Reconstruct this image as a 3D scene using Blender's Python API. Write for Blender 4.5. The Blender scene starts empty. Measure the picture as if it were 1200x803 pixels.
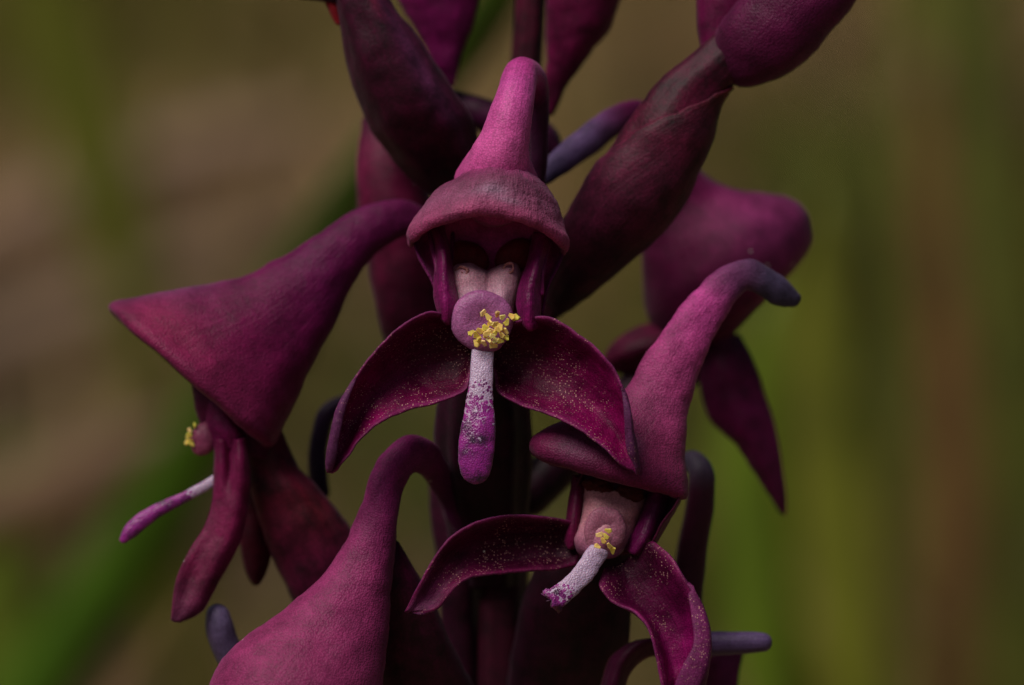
import bpy, bmesh, math, random
import numpy as np
from mathutils import Vector, noise as mnoise

random.seed(7)
RNG = np.random.default_rng(7)
scene = bpy.context.scene
COL = scene.collection

# ---------------------------------------------------------------- camera
D = 280.0                      # mm from lens to the front flower
K = 65.0 / 1200.0              # mm per photo pixel at that distance
PITCH = math.radians(7.0)
HEIGHT = 0.32                  # height of the flower above the ground
FWD = np.array([0.0, math.cos(PITCH), -math.sin(PITCH)])
UP = np.array([0.0, math.sin(PITCH), math.cos(PITCH)])
RIGHT = np.array([1.0, 0.0, 0.0])
CAM = np.array([0.0, -D * math.cos(PITCH) / 1000, HEIGHT + D * math.sin(PITCH) / 1000])
cd = bpy.data.cameras.new('camera')
cam = bpy.data.objects.new('camera', cd)
COL.objects.link(cam)
cam.location = CAM
cam.rotation_euler = (math.pi / 2 - PITCH, 0, 0)
cd.sensor_width = 36.0
cd.lens = 36.0 * D / 65.0
cd.clip_start = 0.01
cd.clip_end = 600
cd.dof.use_dof = True
cd.dof.focus_distance = (D - 0.6) / 1000
cd.dof.aperture_fstop = 17.0
scene.camera = cam

# ---------------------------------------------------------------- sky, sun, exposure
SUN_EL, SUN_AZ = math.radians(57), math.radians(226)   # azimuth clockwise from +Y (north)
w = bpy.data.worlds.new('World')
scene.world = w
w.use_nodes = True
nt = w.node_tree
bg = nt.nodes['Background']
sky = nt.nodes.new('ShaderNodeTexSky')
sky.sky_type = 'NISHITA'
sky.sun_disc = False
sky.sun_elevation = SUN_EL
sky.sun_rotation = SUN_AZ
sky.dust_density = 4.0
sky.air_density = 1.0
nt.links.new(sky.outputs[0], bg.inputs[0])
bg.inputs[1].default_value = 0.05
sl = bpy.data.lights.new('sun', 'SUN')
sl.energy = 5.0
sl.angle = math.radians(32)
sl.color = (1.0, 0.95, 0.88)
sun = bpy.data.objects.new('sun', sl)
COL.objects.link(sun)
sdir = Vector((math.sin(SUN_AZ) * math.cos(SUN_EL), math.cos(SUN_AZ) * math.cos(SUN_EL), math.sin(SUN_EL)))
sun.rotation_euler = sdir.to_track_quat('Z', 'Y').to_euler()
sun.location = (0, 0, 3)
scene.view_settings.view_transform = 'Standard'
scene.view_settings.look = 'None'
scene.view_settings.gamma = 1.0
scene.view_settings.use_curve_mapping = False
scene.view_settings.exposure = -0.78
scene.render.engine = 'CYCLES'
scene.cycles.use_denoising = True
try:
    scene.cycles.denoiser = 'OPENIMAGEDENOISE'
except Exception:
    pass
scene.cycles.max_bounces = 8

# ---------------------------------------------------------------- small helpers
def lin(c):
    c = np.asarray(c, float) / 255.0
    return np.where(c <= 0.04045, c / 12.92, ((c + 0.055) / 1.055) ** 2.4)

def to_world(P):
    """P: (...,3) of photo pixel x, photo pixel y, depth (in pixel units) -> metres in the world."""
    P = np.asarray(P, float)
    z = D + P[..., 2] * K
    f = z / D
    x = (P[..., 0] - 600.0) * K * f
    y = (401.5 - P[..., 1]) * K * f
    return CAM + (x[..., None] * RIGHT + y[..., None] * UP + z[..., None] * FWD) / 1000.0

def resample(P, n, closed=False):
    """smooth chord-length Catmull-Rom through the rows of P (m, k) -> (n, k)"""
    P = np.asarray(P, float)
    if len(P) == 1:
        return np.repeat(P, n, 0)
    seg = np.linalg.norm(np.diff(P[:, :3], axis=0), axis=1)
    t = np.concatenate([[0], np.cumsum(np.maximum(seg, 1e-4))])
    m = np.empty_like(P)
    d = np.diff(P, axis=0) / np.diff(t)[:, None]
    m[0], m[-1] = d[0], d[-1]
    for i in range(1, len(P) - 1):
        h0, h1 = t[i] - t[i - 1], t[i + 1] - t[i]
        m[i] = (d[i - 1] * h1 + d[i] * h0) / (h0 + h1)
    s = np.linspace(0, t[-1], n)
    i = np.clip(np.searchsorted(t, s, side='right') - 1, 0, len(P) - 2)
    h = (t[i + 1] - t[i])[:, None]
    x = ((s - t[i]) / (t[i + 1] - t[i]))[:, None]
    return ((2 * x**3 - 3 * x**2 + 1) * P[i] + (x**3 - 2 * x**2 + x) * h * m[i]
            + (-2 * x**3 + 3 * x**2) * P[i + 1] + (x**3 - x**2) * h * m[i + 1])

def stops(*cs):
    """colour stops along u, given as (u, (r,g,b) in 0-255)"""
    us = [c[0] for c in cs]
    ls = np.array([lin(c[1]) for c in cs])
    def f(u, v):
        return np.stack([np.interp(u, us, ls[:, k]) for k in range(3)], -1)
    return f

def flat(c):
    return stops((0, c), (1, c))

def edged(base, rgb, width):
    e = lin(rgb)
    def f(u, v):
        b = base(u, v)
        k = np.clip(1 - np.minimum(v, 1 - v) / width, 0, 1)[..., None] ** 1.5
        return b * (1 - k) + e * k
    return f

def spot(base, u0, v0, ru, rv, rgb, strength=1.0):
    e = lin(rgb)
    def f(u, v):
        b = base(u, v)
        dv = np.abs(v - v0); dv = np.minimum(dv, np.abs(1 - dv))
        k = (strength * np.exp(-((u - u0) / ru) ** 2 - (dv / rv) ** 2))[..., None]
        return b * (1 - k) + e * k
    return f

class Buf:
    """collects the sheets of ONE mesh (all in world metres)"""
    def __init__(self):
        self.v, self.f, self.c, self.uv, self.n = [], [], [], [], 0
    def add(self, V, F, C, U):
        self.v.append(V.reshape(-1, 3)); self.c.append(C.reshape(-1, 3)); self.uv.append(U.reshape(-1, 2))
        self.f += [tuple(int(i) + self.n for i in f) for f in F]
        self.n += len(self.v[-1])

def grid_normals(P, periodic):
    du = np.gradient(P, axis=0)
    if periodic:
        dv = np.roll(P, -1, 1) - np.roll(P, 1, 1)
    else:
        dv = np.gradient(P, axis=1)
    n = np.cross(du, dv)
    L = np.linalg.norm(n, axis=-1, keepdims=True)
    return n / np.maximum(L, 1e-12)

def wobble(P, N, amp, size, seed=0.0):
    if amp <= 0:
        return P
    s = 1000.0 / (size * K)
    out = P.copy()
    for i in range(P.shape[0]):
        for j in range(P.shape[1]):
            q = Vector(P[i, j] * s) + Vector((seed, seed * 1.7, 0))
            a = mnoise.noise(q) + 0.5 * mnoise.noise(q * 2.3) + 0.28 * mnoise.noise(q * 5.7)
            out[i, j] = P[i, j] + N[i, j] * a * amp * K / 1000
    return out

def shell(buf, Ppx, thick=5.0, col=None, back=None, periodic=False, amp=1.2, size=45, seed=0.0, cap0=False, outward=False):
    """thick curved sheet from a control surface in photo space, given thickness in pixel units"""
    P = to_world(Ppx)
    N = grid_normals(P, periodic)
    P = wobble(P, N, amp, size, seed)
    N = grid_normals(P, periodic)
    if outward:
        ctr = P.mean(axis=1, keepdims=True)
        sgn = np.sign(np.sum(N * (P - ctr)))
        N = N * (sgn if sgn else 1)
    else:
        if np.sum(N @ FWD) > 0:
            N = -N
    nu, nv = P.shape[:2]
    u = np.linspace(0, 1, nu)[:, None] * np.ones((1, nv))
    v = np.ones((nu, 1)) * (np.arange(nv) / nv if periodic else np.linspace(0, 1, nv))[None]
    t = thick * K / 1000
    prof = np.ones((nu, nv))
    if not periodic:
        e = np.minimum(v, 1 - v)
        prof *= np.clip(0.45 + e * 6, 0, 1)
    prof *= np.clip(0.5 + (1 - u) * 14, 0, 1)
    A = P + N * (t * 0.5 * prof)[..., None]
    B = P - N * (t * 0.5 * prof)[..., None]
    ca = col(u, v)
    cb = (back or col)(u, v)
    uv = np.stack([u, v], -1)
    F = []
    o = nu * nv
    id_ = lambda i, j: i * nv + (j % nv)
    jr = range(nv) if periodic else range(nv - 1)
    for i in range(nu - 1):
        for j in jr:
            a, b, c, d = id_(i, j), id_(i, j + 1), id_(i + 1, j + 1), id_(i + 1, j)
            F.append((a, b, c, d)); F.append((o + d, o + c, o + b, o + a))
    for j in jr:
        F.append((id_(nu - 1, j), id_(nu - 1, j + 1), o + id_(nu - 1, j + 1), o + id_(nu - 1, j)))
        F.append((id_(0, j + 1), id_(0, j), o + id_(0, j), o + id_(0, j + 1)))
    if not periodic:
        for i in range(nu - 1):
            F.append((id_(i + 1, 0), o + id_(i + 1, 0), o + id_(i, 0), id_(i, 0)))
            F.append((id_(i, nv - 1), o + id_(i, nv - 1), o + id_(i + 1, nv - 1), id_(i + 1, nv - 1)))
    buf.add(np.stack([A, B]), F, np.stack([ca, cb]), np.stack([uv, uv]))
    if cap0:
        pass

def sheet_px(rows, nu=48, nv=28):
    R = np.stack([resample(r, nv) for r in rows])
    out = np.empty((nu, nv, 3))
    for j in range(nv):
        out[:, j] = resample(R[:, j], nu)
    return out

def sheet(buf, rows, col, back=None, thick=5.0, nu=48, nv=28, **kw):
    shell(buf, sheet_px(rows, nu, nv), thick, col, back, **kw)

def horn_px(rings, nu=70, nv=48, cap=True, ratio=0.85):
    """rings: (ax, ay, bx, by, depth[, ratio[, tilt]]) two outline points and the depth of the middle"""
    R = []
    for r in rings:
        r = list(r) + [ratio, 0.0][len(r) - 5:]
        ax, ay, bx, by, d, q, tl = r
        R.append([(ax + bx) / 2, (ay + by) / 2, d, (ax - bx) / 2, (ay - by) / 2, q, tl])
    R = resample(np.array(R), nu)
    if cap:                                            # round the first end off
        ax_ = R[0, :3] - R[1, :3]
        ax_ /= np.linalg.norm(ax_) + 1e-9
        r0 = np.hypot(R[0, 3], R[0, 4])
        extra = []
        for a in (88, 70, 48, 24):
            q = R[0].copy()
            q[:3] = R[0, :3] + ax_ * r0 * 0.9 * math.sin(math.radians(a))
            q[3:5] *= math.cos(math.radians(a))
            extra.append(q)
        R = np.vstack([np.array(extra), R])
    ph = np.linspace(0, 2 * math.pi, nv, endpoint=False)
    h = np.stack([R[:, 3], R[:, 4], R[:, 6]], -1)
    hl = np.hypot(R[:, 3], R[:, 4]) * R[:, 5]
    m = np.zeros((len(R), 3)); m[:, 2] = hl
    return R[:, None, :3] + np.cos(ph)[None, :, None] * h[:, None] + np.sin(ph)[None, :, None] * m[:, None]

def horn(buf, rings, col, back=None, thick=5.0, nu=70, nv=48, cap=True, ratio=0.85, **kw):
    shell(buf, horn_px(rings, nu, nv, cap, ratio), thick, col, back, periodic=True, outward=True, **kw)

def solid(buf, Ppx, col, amp=1.0, size=40, seed=0.0, world=False):
    """closed tube surface with both ends shut"""
    P = Ppx if world else to_world(Ppx)
    N = grid_normals(P, True)
    ctr = P.mean(axis=1, keepdims=True)
    if np.sum(N * (P - ctr)) < 0:
        N = -N
    P = wobble(P, N, amp, size, seed)
    nu, nv = P.shape[:2]
    u = np.linspace(0, 1, nu)[:, None] * np.ones((1, nv))
    v = np.ones((nu, 1)) * (np.arange(nv) / nv)[None]
    V = np.concatenate([P.reshape(-1, 3), P[0].mean(0)[None], P[-1].mean(0)[None]])
    c = np.concatenate([col(u, v).reshape(-1, 3), col(np.array([0.0]), np.array([0.5])), col(np.array([1.0]), np.array([0.5]))])
    U = np.concatenate([np.stack([u, v], -1).reshape(-1, 2), [[0, 0.5], [1, 0.5]]])
    F = []
    for i in range(nu - 1):
        for j in range(nv):
            k = (j + 1) % nv
            F.append((i * nv + j, i * nv + k, (i + 1) * nv + k, (i + 1) * nv + j))
    for j in range(nv):
        k = (j + 1) % nv
        F.append((nu * nv, k, j)); F.append((nu * nv + 1, (nu - 1) * nv + j, (nu - 1) * nv + k))
    buf.add(V, F, c, U)

def round_ends(R, r, both=True):
    """pad a centre line R (n,3) with radii r so both ends close in a dome"""
    def end(p, q, rad):
        a = p - q; a = a / (np.linalg.norm(a) + 1e-9)
        return [(p + a * rad * math.sin(math.radians(x)), rad * math.cos(math.radians(x))) for x in (86, 68, 46, 22)]
    s = end(R[0], R[1], r[0]); e = end(R[-1], R[-2], r[-1])[::-1]
    Rn = np.vstack([[x[0] for x in s], R, [x[0] for x in e]])
    rn = np.concatenate([[x[1] for x in s], r, [x[1] for x in e]])
    return Rn, rn

def tube_px(path, nu=50, nv=24, flatten=1.0):
    """path: (x, y, depth, radius) in pixel units; round in section, flattened along the line of sight"""
    P = resample(np.array(path, float), nu)
    R, r = round_ends(P[:, :3], np.maximum(P[:, 3], 0.4))
    T = np.gradient(R, axis=0); T /= np.linalg.norm(T, axis=1, keepdims=True) + 1e-9
    up = np.array([0.0, 0, 1])
    if abs(T[len(T) // 2] @ up) > 0.95:
        up = np.array([0.0, 1, 0])
    ws = []
    prev = np.cross(T[0], up); prev /= np.linalg.norm(prev) + 1e-9
    for t in T:
        prev = prev - t * (prev @ t); prev /= np.linalg.norm(prev) + 1e-9
        ws.append(prev)
    ws = np.array(ws)
    bs = np.cross(T, ws)
    ph = np.linspace(0, 2 * math.pi, nv, endpoint=False)
    return (R[:, None] + np.cos(ph)[None, :, None] * (ws * r[:, None])[:, None]
            + np.sin(ph)[None, :, None] * (bs * (r * flatten)[:, None])[:, None])

def tube(buf, path, col, nu=50, nv=24, flatten=1.0, **kw):
    solid(buf, tube_px(path, nu, nv, flatten), col, **kw)

def blob(buf, c, rx, ry, rz, col, rot=0.0, n=28, amp=1.0, size=30, power=1.0, dent=None):
    th = np.linspace(math.pi * 0.985, math.pi * 0.015, n)
    ph = np.linspace(0, 2 * math.pi, n * 2, endpoint=False)
    T, H = np.meshgrid(th, ph, indexing='ij')
    x = np.sin(T) * np.cos(H) * rx
    y = np.sin(T) * np.sin(H) * ry
    z = -np.cos(T) * rz
    z = np.sign(z) * np.abs(z / rz) ** power * rz
    if dent:
        z += dent * np.exp(-((x / rx) ** 2 + (y / ry) ** 2) * 4) * (z < 0)
    ca, sa = math.cos(rot), math.sin(rot)
    P = np.stack([c[0] + x * ca - y * sa, c[1] + x * sa + y * ca, c[2] + z], -1)
    solid(buf, P, col, amp=amp, size=size)

WLOC = {}
def link(o, parent, loc):
    COL.objects.link(o)
    WLOC[o.name] = np.array(loc)
    if parent is not None:
        o.parent = parent
        o.location = np.array(loc) - WLOC[parent.name]
    else:
        o.location = loc
    return o

def empty(name, loc, parent=None, label=None, cat=None, group=None):
    o = bpy.data.objects.new(name, None)
    o.empty_display_size = 0.005
    link(o, parent, loc)
    if label: o['label'] = label
    if cat: o['category'] = cat
    if group: o['group'] = group
    return o

def build(name, buf, mat, parent=None, label=None, cat=None, group=None, kind=None, smooth=True, loc=None):
    V = np.concatenate(buf.v); C = np.concatenate(buf.c); U = np.concatenate(buf.uv)
    if loc is None:
        loc = V.mean(0)
    me = bpy.data.meshes.new(name)
    me.from_pydata((V - loc).tolist(), [], buf.f)
    bm = bmesh.new(); bm.from_mesh(me)
    bmesh.ops.recalc_face_normals(bm, faces=bm.faces)
    bm.to_mesh(me); bm.free()
    at = me.color_attributes.new('Col', 'FLOAT_COLOR', 'POINT')
    at.data.foreach_set('color', np.concatenate([C, np.ones((len(C), 1))], 1).astype(np.float32).ravel())
    uvl = me.uv_layers.new(name='UVMap')
    li = np.empty(len(me.loops), np.int32); me.loops.foreach_get('vertex_index', li)
    uvl.data.foreach_set('uv', U[li].astype(np.float32).ravel())
    me.polygons.foreach_set('use_smooth', [smooth] * len(me.polygons))
    me.materials.append(mat)
    me.update()
    o = bpy.data.objects.new(name, me)
    link(o, parent, loc)
    if label: o['label'] = label
    if cat: o['category'] = cat
    if group: o['group'] = group
    if kind: o['kind'] = kind
    return o

# ---------------------------------------------------------------- materials
def nodes(name):
    m = bpy.data.materials.new(name); m.use_nodes = True
    t = m.node_tree
    return m, t, t.nodes['Principled BSDF']

def petal_material(name, cell=8500.0, bump=0.35, rough=0.5, sheen=0.25, sss=0.12, sparkle=0.0, mottling=0.45, vein=0.25, dust=0.0, coat=0.0, wrinkle=0.5, tint=(0.85, 0.36, 0.72), veinscale=(2.2, 26, 1), spec=0.2, trans=0.0):
    m, t, p = nodes(name)
    N, L = t.nodes.new, t.links.new
    at = N('ShaderNodeAttribute'); at.attribute_name = 'Col'
    tc = N('ShaderNodeTexCoord')
    geo = N('ShaderNodeNewGeometry')
    # blotches
    n1 = N('ShaderNodeTexNoise'); n1.inputs['Scale'].default_value = 650; n1.inputs['Detail'].default_value = 6; n1.inputs['Roughness'].default_value = 0.62
    L(geo.outputs['Position'], n1.inputs['Vector'])
    r1 = N('ShaderNodeMapRange'); r1.inputs[1].default_value = 0.3; r1.inputs[2].default_value = 0.7
    r1.inputs[3].default_value = 1 - mottling; r1.inputs[4].default_value = 1 + mottling
    L(n1.outputs['Fac'], r1.inputs[0])
    # veins running along the petal
    mp = N('ShaderNodeMapping'); mp.inputs['Scale'].default_value = veinscale
    L(tc.outputs['UV'], mp.inputs['Vector'])
    n2 = N('ShaderNodeTexNoise'); n2.inputs['Scale'].default_value = 1.0; n2.inputs['Detail'].default_value = 4; n2.inputs['Distortion'].default_value = 0.4
    L(mp.outputs[0], n2.inputs['Vector'])
    r2 = N('ShaderNodeMapRange'); r2.inputs[1].default_value = 0.32; r2.inputs[2].default_value = 0.68
    r2.inputs[3].default_value = 1 - vein; r2.inputs[4].default_value = 1 + vein
    L(n2.outputs['Fac'], r2.inputs[0])
    # cells
    vo = N('ShaderNodeTexVoronoi'); vo.inputs['Scale'].default_value = cell
    L(geo.outputs['Position'], vo.inputs['Vector'])
    r3 = N('ShaderNodeMapRange'); r3.inputs[1].default_value = 0.0; r3.inputs[2].default_value = 0.7
    r3.inputs[3].default_value = 1.18; r3.inputs[4].default_value = 0.72
    L(vo.outputs['Distance'], r3.inputs[0])
    m1 = N('ShaderNodeMath'); m1.operation = 'MULTIPLY'; L(r1.outputs[0], m1.inputs[0]); L(r2.outputs[0], m1.inputs[1])
    m2 = N('ShaderNodeMath'); m2.operation = 'MULTIPLY'; L(m1.outputs[0], m2.inputs[0]); L(r3.outputs[0], m2.inputs[1])
    vm = N('ShaderNodeVectorMath'); vm.operation = 'SCALE'
    L(at.outputs['Color'], vm.inputs[0]); L(m2.outputs[0], vm.inputs['Scale'])
    tn = N('ShaderNodeVectorMath'); tn.operation = 'MULTIPLY'; tn.inputs[1].default_value = tint
    L(vm.outputs[0], tn.inputs[0])
    out = tn.outputs[0]
    def specks(out, scale, thr_lo, rgb, rand, maskscale=None):
        v2 = N('ShaderNodeTexVoronoi'); v2.inputs['Scale'].default_value = scale
        L(geo.outputs['Position'], v2.inputs['Vector'])
        sp = N('ShaderNodeSeparateColor'); L(v2.outputs['Color'], sp.inputs[0])
        g = N('ShaderNodeMath'); g.operation = 'GREATER_THAN'; g.inputs[1].default_value = rand
        L(sp.outputs[0], g.inputs[0])
        s = N('ShaderNodeMapRange'); s.inputs[1].default_value = thr_lo; s.inputs[2].default_value = thr_lo * 1.5; s.inputs[3].default_value = 1; s.inputs[4].default_value = 0
        L(v2.outputs['Distance'], s.inputs[0])
        k = N('ShaderNodeMath'); k.operation = 'MULTIPLY'; L(g.outputs[0], k.inputs[0]); L(s.outputs[0], k.inputs[1])
        fac = k.outputs[0]
        if maskscale:
            nn = N('ShaderNodeTexNoise'); nn.inputs['Scale'].default_value = maskscale; nn.inputs['Detail'].default_value = 3
            L(geo.outputs['Position'], nn.inputs['Vector'])
            rr = N('ShaderNodeMapRange'); rr.inputs[1].default_value = 0.42; rr.inputs[2].default_value = 0.62
            L(nn.outputs['Fac'], rr.inputs[0])
            k2 = N('ShaderNodeMath'); k2.operation = 'MULTIPLY'; L(fac, k2.inputs[0]); L(rr.outputs[0], k2.inputs[1])
            fac = k2.outputs[0]
        mx = N('ShaderNodeMix'); mx.data_type = 'RGBA'
        L(fac, mx.inputs[0]); L(out, mx.inputs[6]); mx.inputs[7].default_value = (*rgb, 1)
        return mx.outputs[2]
    if sparkle > 0:
        out = specks(out, 8800, 0.27, (0.6, 0.3, 0.27), 1 - sparkle, 330)
    if dust > 0:
        out = specks(out, 1700, 0.1, (0.85, 0.78, 0.72), 1 - dust)
    L(out, p.inputs['Base Color'])
    # relief
    nz = N('ShaderNodeTexNoise'); nz.inputs['Scale'].default_value = 4000; nz.inputs['Detail'].default_value = 3
    L(geo.outputs['Position'], nz.inputs['Vector'])
    b0 = N('ShaderNodeBump'); b0.inputs['Strength'].default_value = wrinkle; b0.inputs['Distance'].default_value = 0.00016
    L(n2.outputs['Fac'], b0.inputs['Height'])
    b1 = N('ShaderNodeBump'); b1.inputs['Strength'].default_value = wrinkle; b1.inputs['Distance'].default_value = 0.00008
    L(nz.outputs['Fac'], b1.inputs['Height']); L(b0.outputs[0], b1.inputs['Normal'])
    b2 = N('ShaderNodeBump'); b2.inputs['Strength'].default_value = bump; b2.inputs['Distance'].default_value = 0.00005; b2.invert = True
    L(vo.outputs['Distance'], b2.inputs['Height']); L(b1.outputs[0], b2.inputs['Normal'])
    L(b2.outputs[0], p.inputs['Normal'])
    p.inputs['Roughness'].default_value = rough
    p.inputs['Specular IOR Level'].default_value = spec
    p.inputs['Sheen Weight'].default_value = sheen * 0.4
    p.inputs['Sheen Roughness'].default_value = 0.45
    p.inputs['Sheen Tint'].default_value = (0.85, 0.6, 0.78, 1)
    p.inputs['Subsurface Weight'].default_value = sss
    p.inputs['Subsurface Radius'].default_value = (1.0, 0.25, 0.5)
    p.inputs['Subsurface Scale'].default_value = 0.0005
    if trans > 0:
        tb = N('ShaderNodeBsdfTranslucent'); L(out, tb.inputs['Color'])
        ms = N('ShaderNodeMixShader'); ms.inputs[0].default_value = trans
        mo = t.nodes['Material Output']
        L(p.outputs[0], ms.inputs[1]); L(tb.outputs[0], ms.inputs[2]); L(ms.outputs[0], mo.inputs['Surface'])
    p.inputs['Coat Weight'].default_value = coat
    p.inputs['Coat Roughness'].default_value = 0.35
    return m

M_petal = petal_material('petal_skin', trans=0.2, dust=0.006, vein=0.12, wrinkle=0.35)
M_sepal = petal_material('sepal_skin', tint=(0.86, 0.36, 0.86), trans=0.22, spec=0.14, sparkle=0.26, rough=0.46, sheen=0.0, dust=0.006, vein=0.14, wrinkle=0.35)
M_hood = petal_material('hood_skin', trans=0.2, cell=8000, bump=0.7, sheen=0.3, vein=0.07, mottling=0.34, dust=0.014, wrinkle=0.3, tint=(0.88, 0.46, 0.9), veinscale=(4, 75, 1))
M_ovary = petal_material('ovary_skin', cell=5000, bump=0.25, mottling=0.7, vein=0.2, sheen=0.15, rough=0.55, tint=(0.5, 0.2, 0.5), wrinkle=0.3)
M_spur = petal_material('spur_skin', cell=7500, bump=0.4, sheen=0.3, mottling=0.25, vein=0.1, wrinkle=0.4, tint=(1.0, 0.6, 1.0))
M_lav = petal_material('spur_end_skin', cell=7500, bump=0.35, sheen=0.3, mottling=0.25, vein=0.1, wrinkle=0.4, tint=(0.8, 0.75, 0.78))
M_crown = petal_material('hood_crown_skin', trans=0.3, cell=8500, bump=0.7, sheen=0.35, vein=0.12, mottling=0.3, dust=0.008, wrinkle=0.7, tint=(0.9, 0.66, 0.88), veinscale=(4, 80, 1))
M_wax = petal_material('column_flesh', cell=9000, bump=0.3, rough=0.38, sheen=0.1, sss=0.3, mottling=0.2, vein=0.06, wrinkle=0.35, tint=(1.0, 0.9, 0.92))
M_gloss = petal_material('inner_petal_skin', cell=6500, bump=0.3, rough=0.36, sheen=0.1, sss=0.15, mottling=0.45, vein=0.15, tint=(0.85, 0.45, 0.66))

def lip_material():
    m, t, p = nodes('lip_skin')
    N, L = t.nodes.new, t.links.new
    tc = N('ShaderNodeTexCoord'); geo = N('ShaderNodeNewGeometry')
    at = N('ShaderNodeAttribute'); at.attribute_name = 'Col'     # red channel: how far towards the purple end
    sp = N('ShaderNodeSeparateColor'); L(at.outputs['Color'], sp.inputs[0])
    vo = N('ShaderNodeTexVoronoi'); vo.inputs['Scale'].default_value = 3600; vo.inputs['Randomness'].default_value = 1.0
    L(geo.outputs['Position'], vo.inputs['Vector'])
    nz = N('ShaderNodeTexNoise'); nz.inputs['Scale'].default_value = 2500; nz.inputs['Detail'].default_value = 5
    L(geo.outputs['Position'], nz.inputs['Vector'])
    ad = N('ShaderNodeMath'); ad.operation = 'MULTIPLY_ADD'; ad.inputs[1].default_value = 0.45; L(nz.outputs['Fac'], ad.inputs[0]); L(vo.outputs['Distance'], ad.inputs[2])
    # spots: distance below a threshold that grows along the lip
    su = N('ShaderNodeMath'); su.operation = 'SUBTRACT'; L(sp.outputs[0], su.inputs[0]); L(ad.outputs[0], su.inputs[1])
    st = N('ShaderNodeMapRange'); st.inputs[1].default_value = -0.03; st.inputs[2].default_value = 0.04
    L(su.outputs[0], st.inputs[0])
    n3 = N('ShaderNodeTexNoise'); n3.inputs['Scale'].default_value = 1300; n3.inputs['Detail'].default_value = 5
    L(geo.outputs['Position'], n3.inputs['Vector'])
    rp = N('ShaderNodeValToRGB')
    rp.color_ramp.elements[0].position = 0.33; rp.color_ramp.elements[0].color = (*lin((58, 4, 56)), 1)
    rp.color_ramp.elements[1].position = 0.56; rp.color_ramp.elements[1].color = (*lin((142, 24, 128)), 1)
    L(n3.outputs['Fac'], rp.inputs[0])
    mx = N('ShaderNodeMix'); mx.data_type = 'RGBA'
    L(st.outputs[0], mx.inputs[0]); mx.inputs[6].default_value = (*lin((176, 148, 178)), 1); L(rp.outputs[0], mx.inputs[7])
    L(mx.outputs[2], p.inputs['Base Color'])
    v2 = N('ShaderNodeTexVoronoi'); v2.inputs['Scale'].default_value = 8500; L(geo.outputs['Position'], v2.inputs['Vector'])
    b = N('ShaderNodeBump'); b.invert = True; b.inputs['Strength'].default_value = 0.6; b.inputs['Distance'].default_value = 0.00007
    L(v2.outputs['Distance'], b.inputs['Height']); L(b.outputs[0], p.inputs['Normal'])
    p.inputs['Roughness'].default_value = 0.36
    p.inputs['Subsurface Weight'].default_value = 0.2
    p.inputs['Subsurface Scale'].default_value = 0.0005
    p.inputs['Sheen Weight'].default_value = 0.15
    return m
M_lip = lip_material()

def simple_material(name, rough=0.6, mott=0.3, scale=900.0, sss=0.0, translucent=0.0):
    m, t, p = nodes(name)
    N, L = t.nodes.new, t.links.new
    at = N('ShaderNodeAttribute'); at.attribute_name = 'Col'
    geo = N('ShaderNodeNewGeometry')
    n = N('ShaderNodeTexNoise'); n.inputs['Scale'].default_value = scale; n.inputs['Detail'].default_value = 5
    L(geo.outputs['Position'], n.inputs['Vector'])
    r = N('ShaderNodeMapRange'); r.inputs[1].default_value = 0.3; r.inputs[2].default_value = 0.7; r.inputs[3].default_value = 1 - mott; r.inputs[4].default_value = 1 + mott
    L(n.outputs['Fac'], r.inputs[0])
    vm = N('ShaderNodeVectorMath'); vm.operation = 'SCALE'
    L(at.outputs['Color'], vm.inputs[0]); L(r.outputs[0], vm.inputs['Scale'])
    L(vm.outputs[0], p.inputs['Base Color'])
    p.inputs['Roughness'].default_value = rough
    p.inputs['Specular IOR Level'].default_value = 0.3
    if sss:
        p.inputs['Subsurface Weight'].default_value = sss
        p.inputs['Subsurface Scale'].default_value = 0.0004
    b = N('ShaderNodeBump'); b.inputs['Strength'].default_value = 0.3; b.inputs['Distance'].default_value = 0.0001
    L(n.outputs['Fac'], b.inputs['Height']); L(b.outputs[0], p.inputs['Normal'])
    return m
M_pollen = simple_material('pollen_wax', 0.5, 0.25, 3500, sss=0.25)
M_grass = simple_material('grass_blade_skin', 0.55, 0.35, 60)
M_field = simple_material('meadow_grass_skin', 0.7, 0.3, 20)

# ---------------------------------------------------------------- the setting: ground and meadow
def ground_material():
    m, t, p = nodes('soil')
    N, L = t.nodes.new, t.links.new
    geo = N('ShaderNodeNewGeometry')
    n = N('ShaderNodeTexNoise'); n.inputs['Scale'].default_value = 3.0; n.inputs['Detail'].default_value = 9; n.inputs['Roughness'].default_value = 0.65
    L(geo.outputs['Position'], n.inputs['Vector'])
    r = N('ShaderNodeValToRGB')
    e = r.color_ramp.elements
    e[0].position = 0.3; e[0].color = (0.06, 0.045, 0.015, 1)
    e[1].position = 0.7; e[1].color = (0.17, 0.11, 0.055, 1)
    x = e.new(0.5); x.color = (0.11, 0.08, 0.03, 1)
    L(n.outputs['Fac'], r.inputs[0]); L(r.outputs[0], p.inputs['Base Color'])
    p.inputs['Roughness'].default_value = 0.95
    b = N('ShaderNodeBump'); b.inputs['Strength'].default_value = 0.6; b.inputs['Distance'].default_value = 0.03
    L(n.outputs['Fac'], b.inputs['Height']); L(b.outputs[0], p.inputs['Normal'])
    return m

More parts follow.
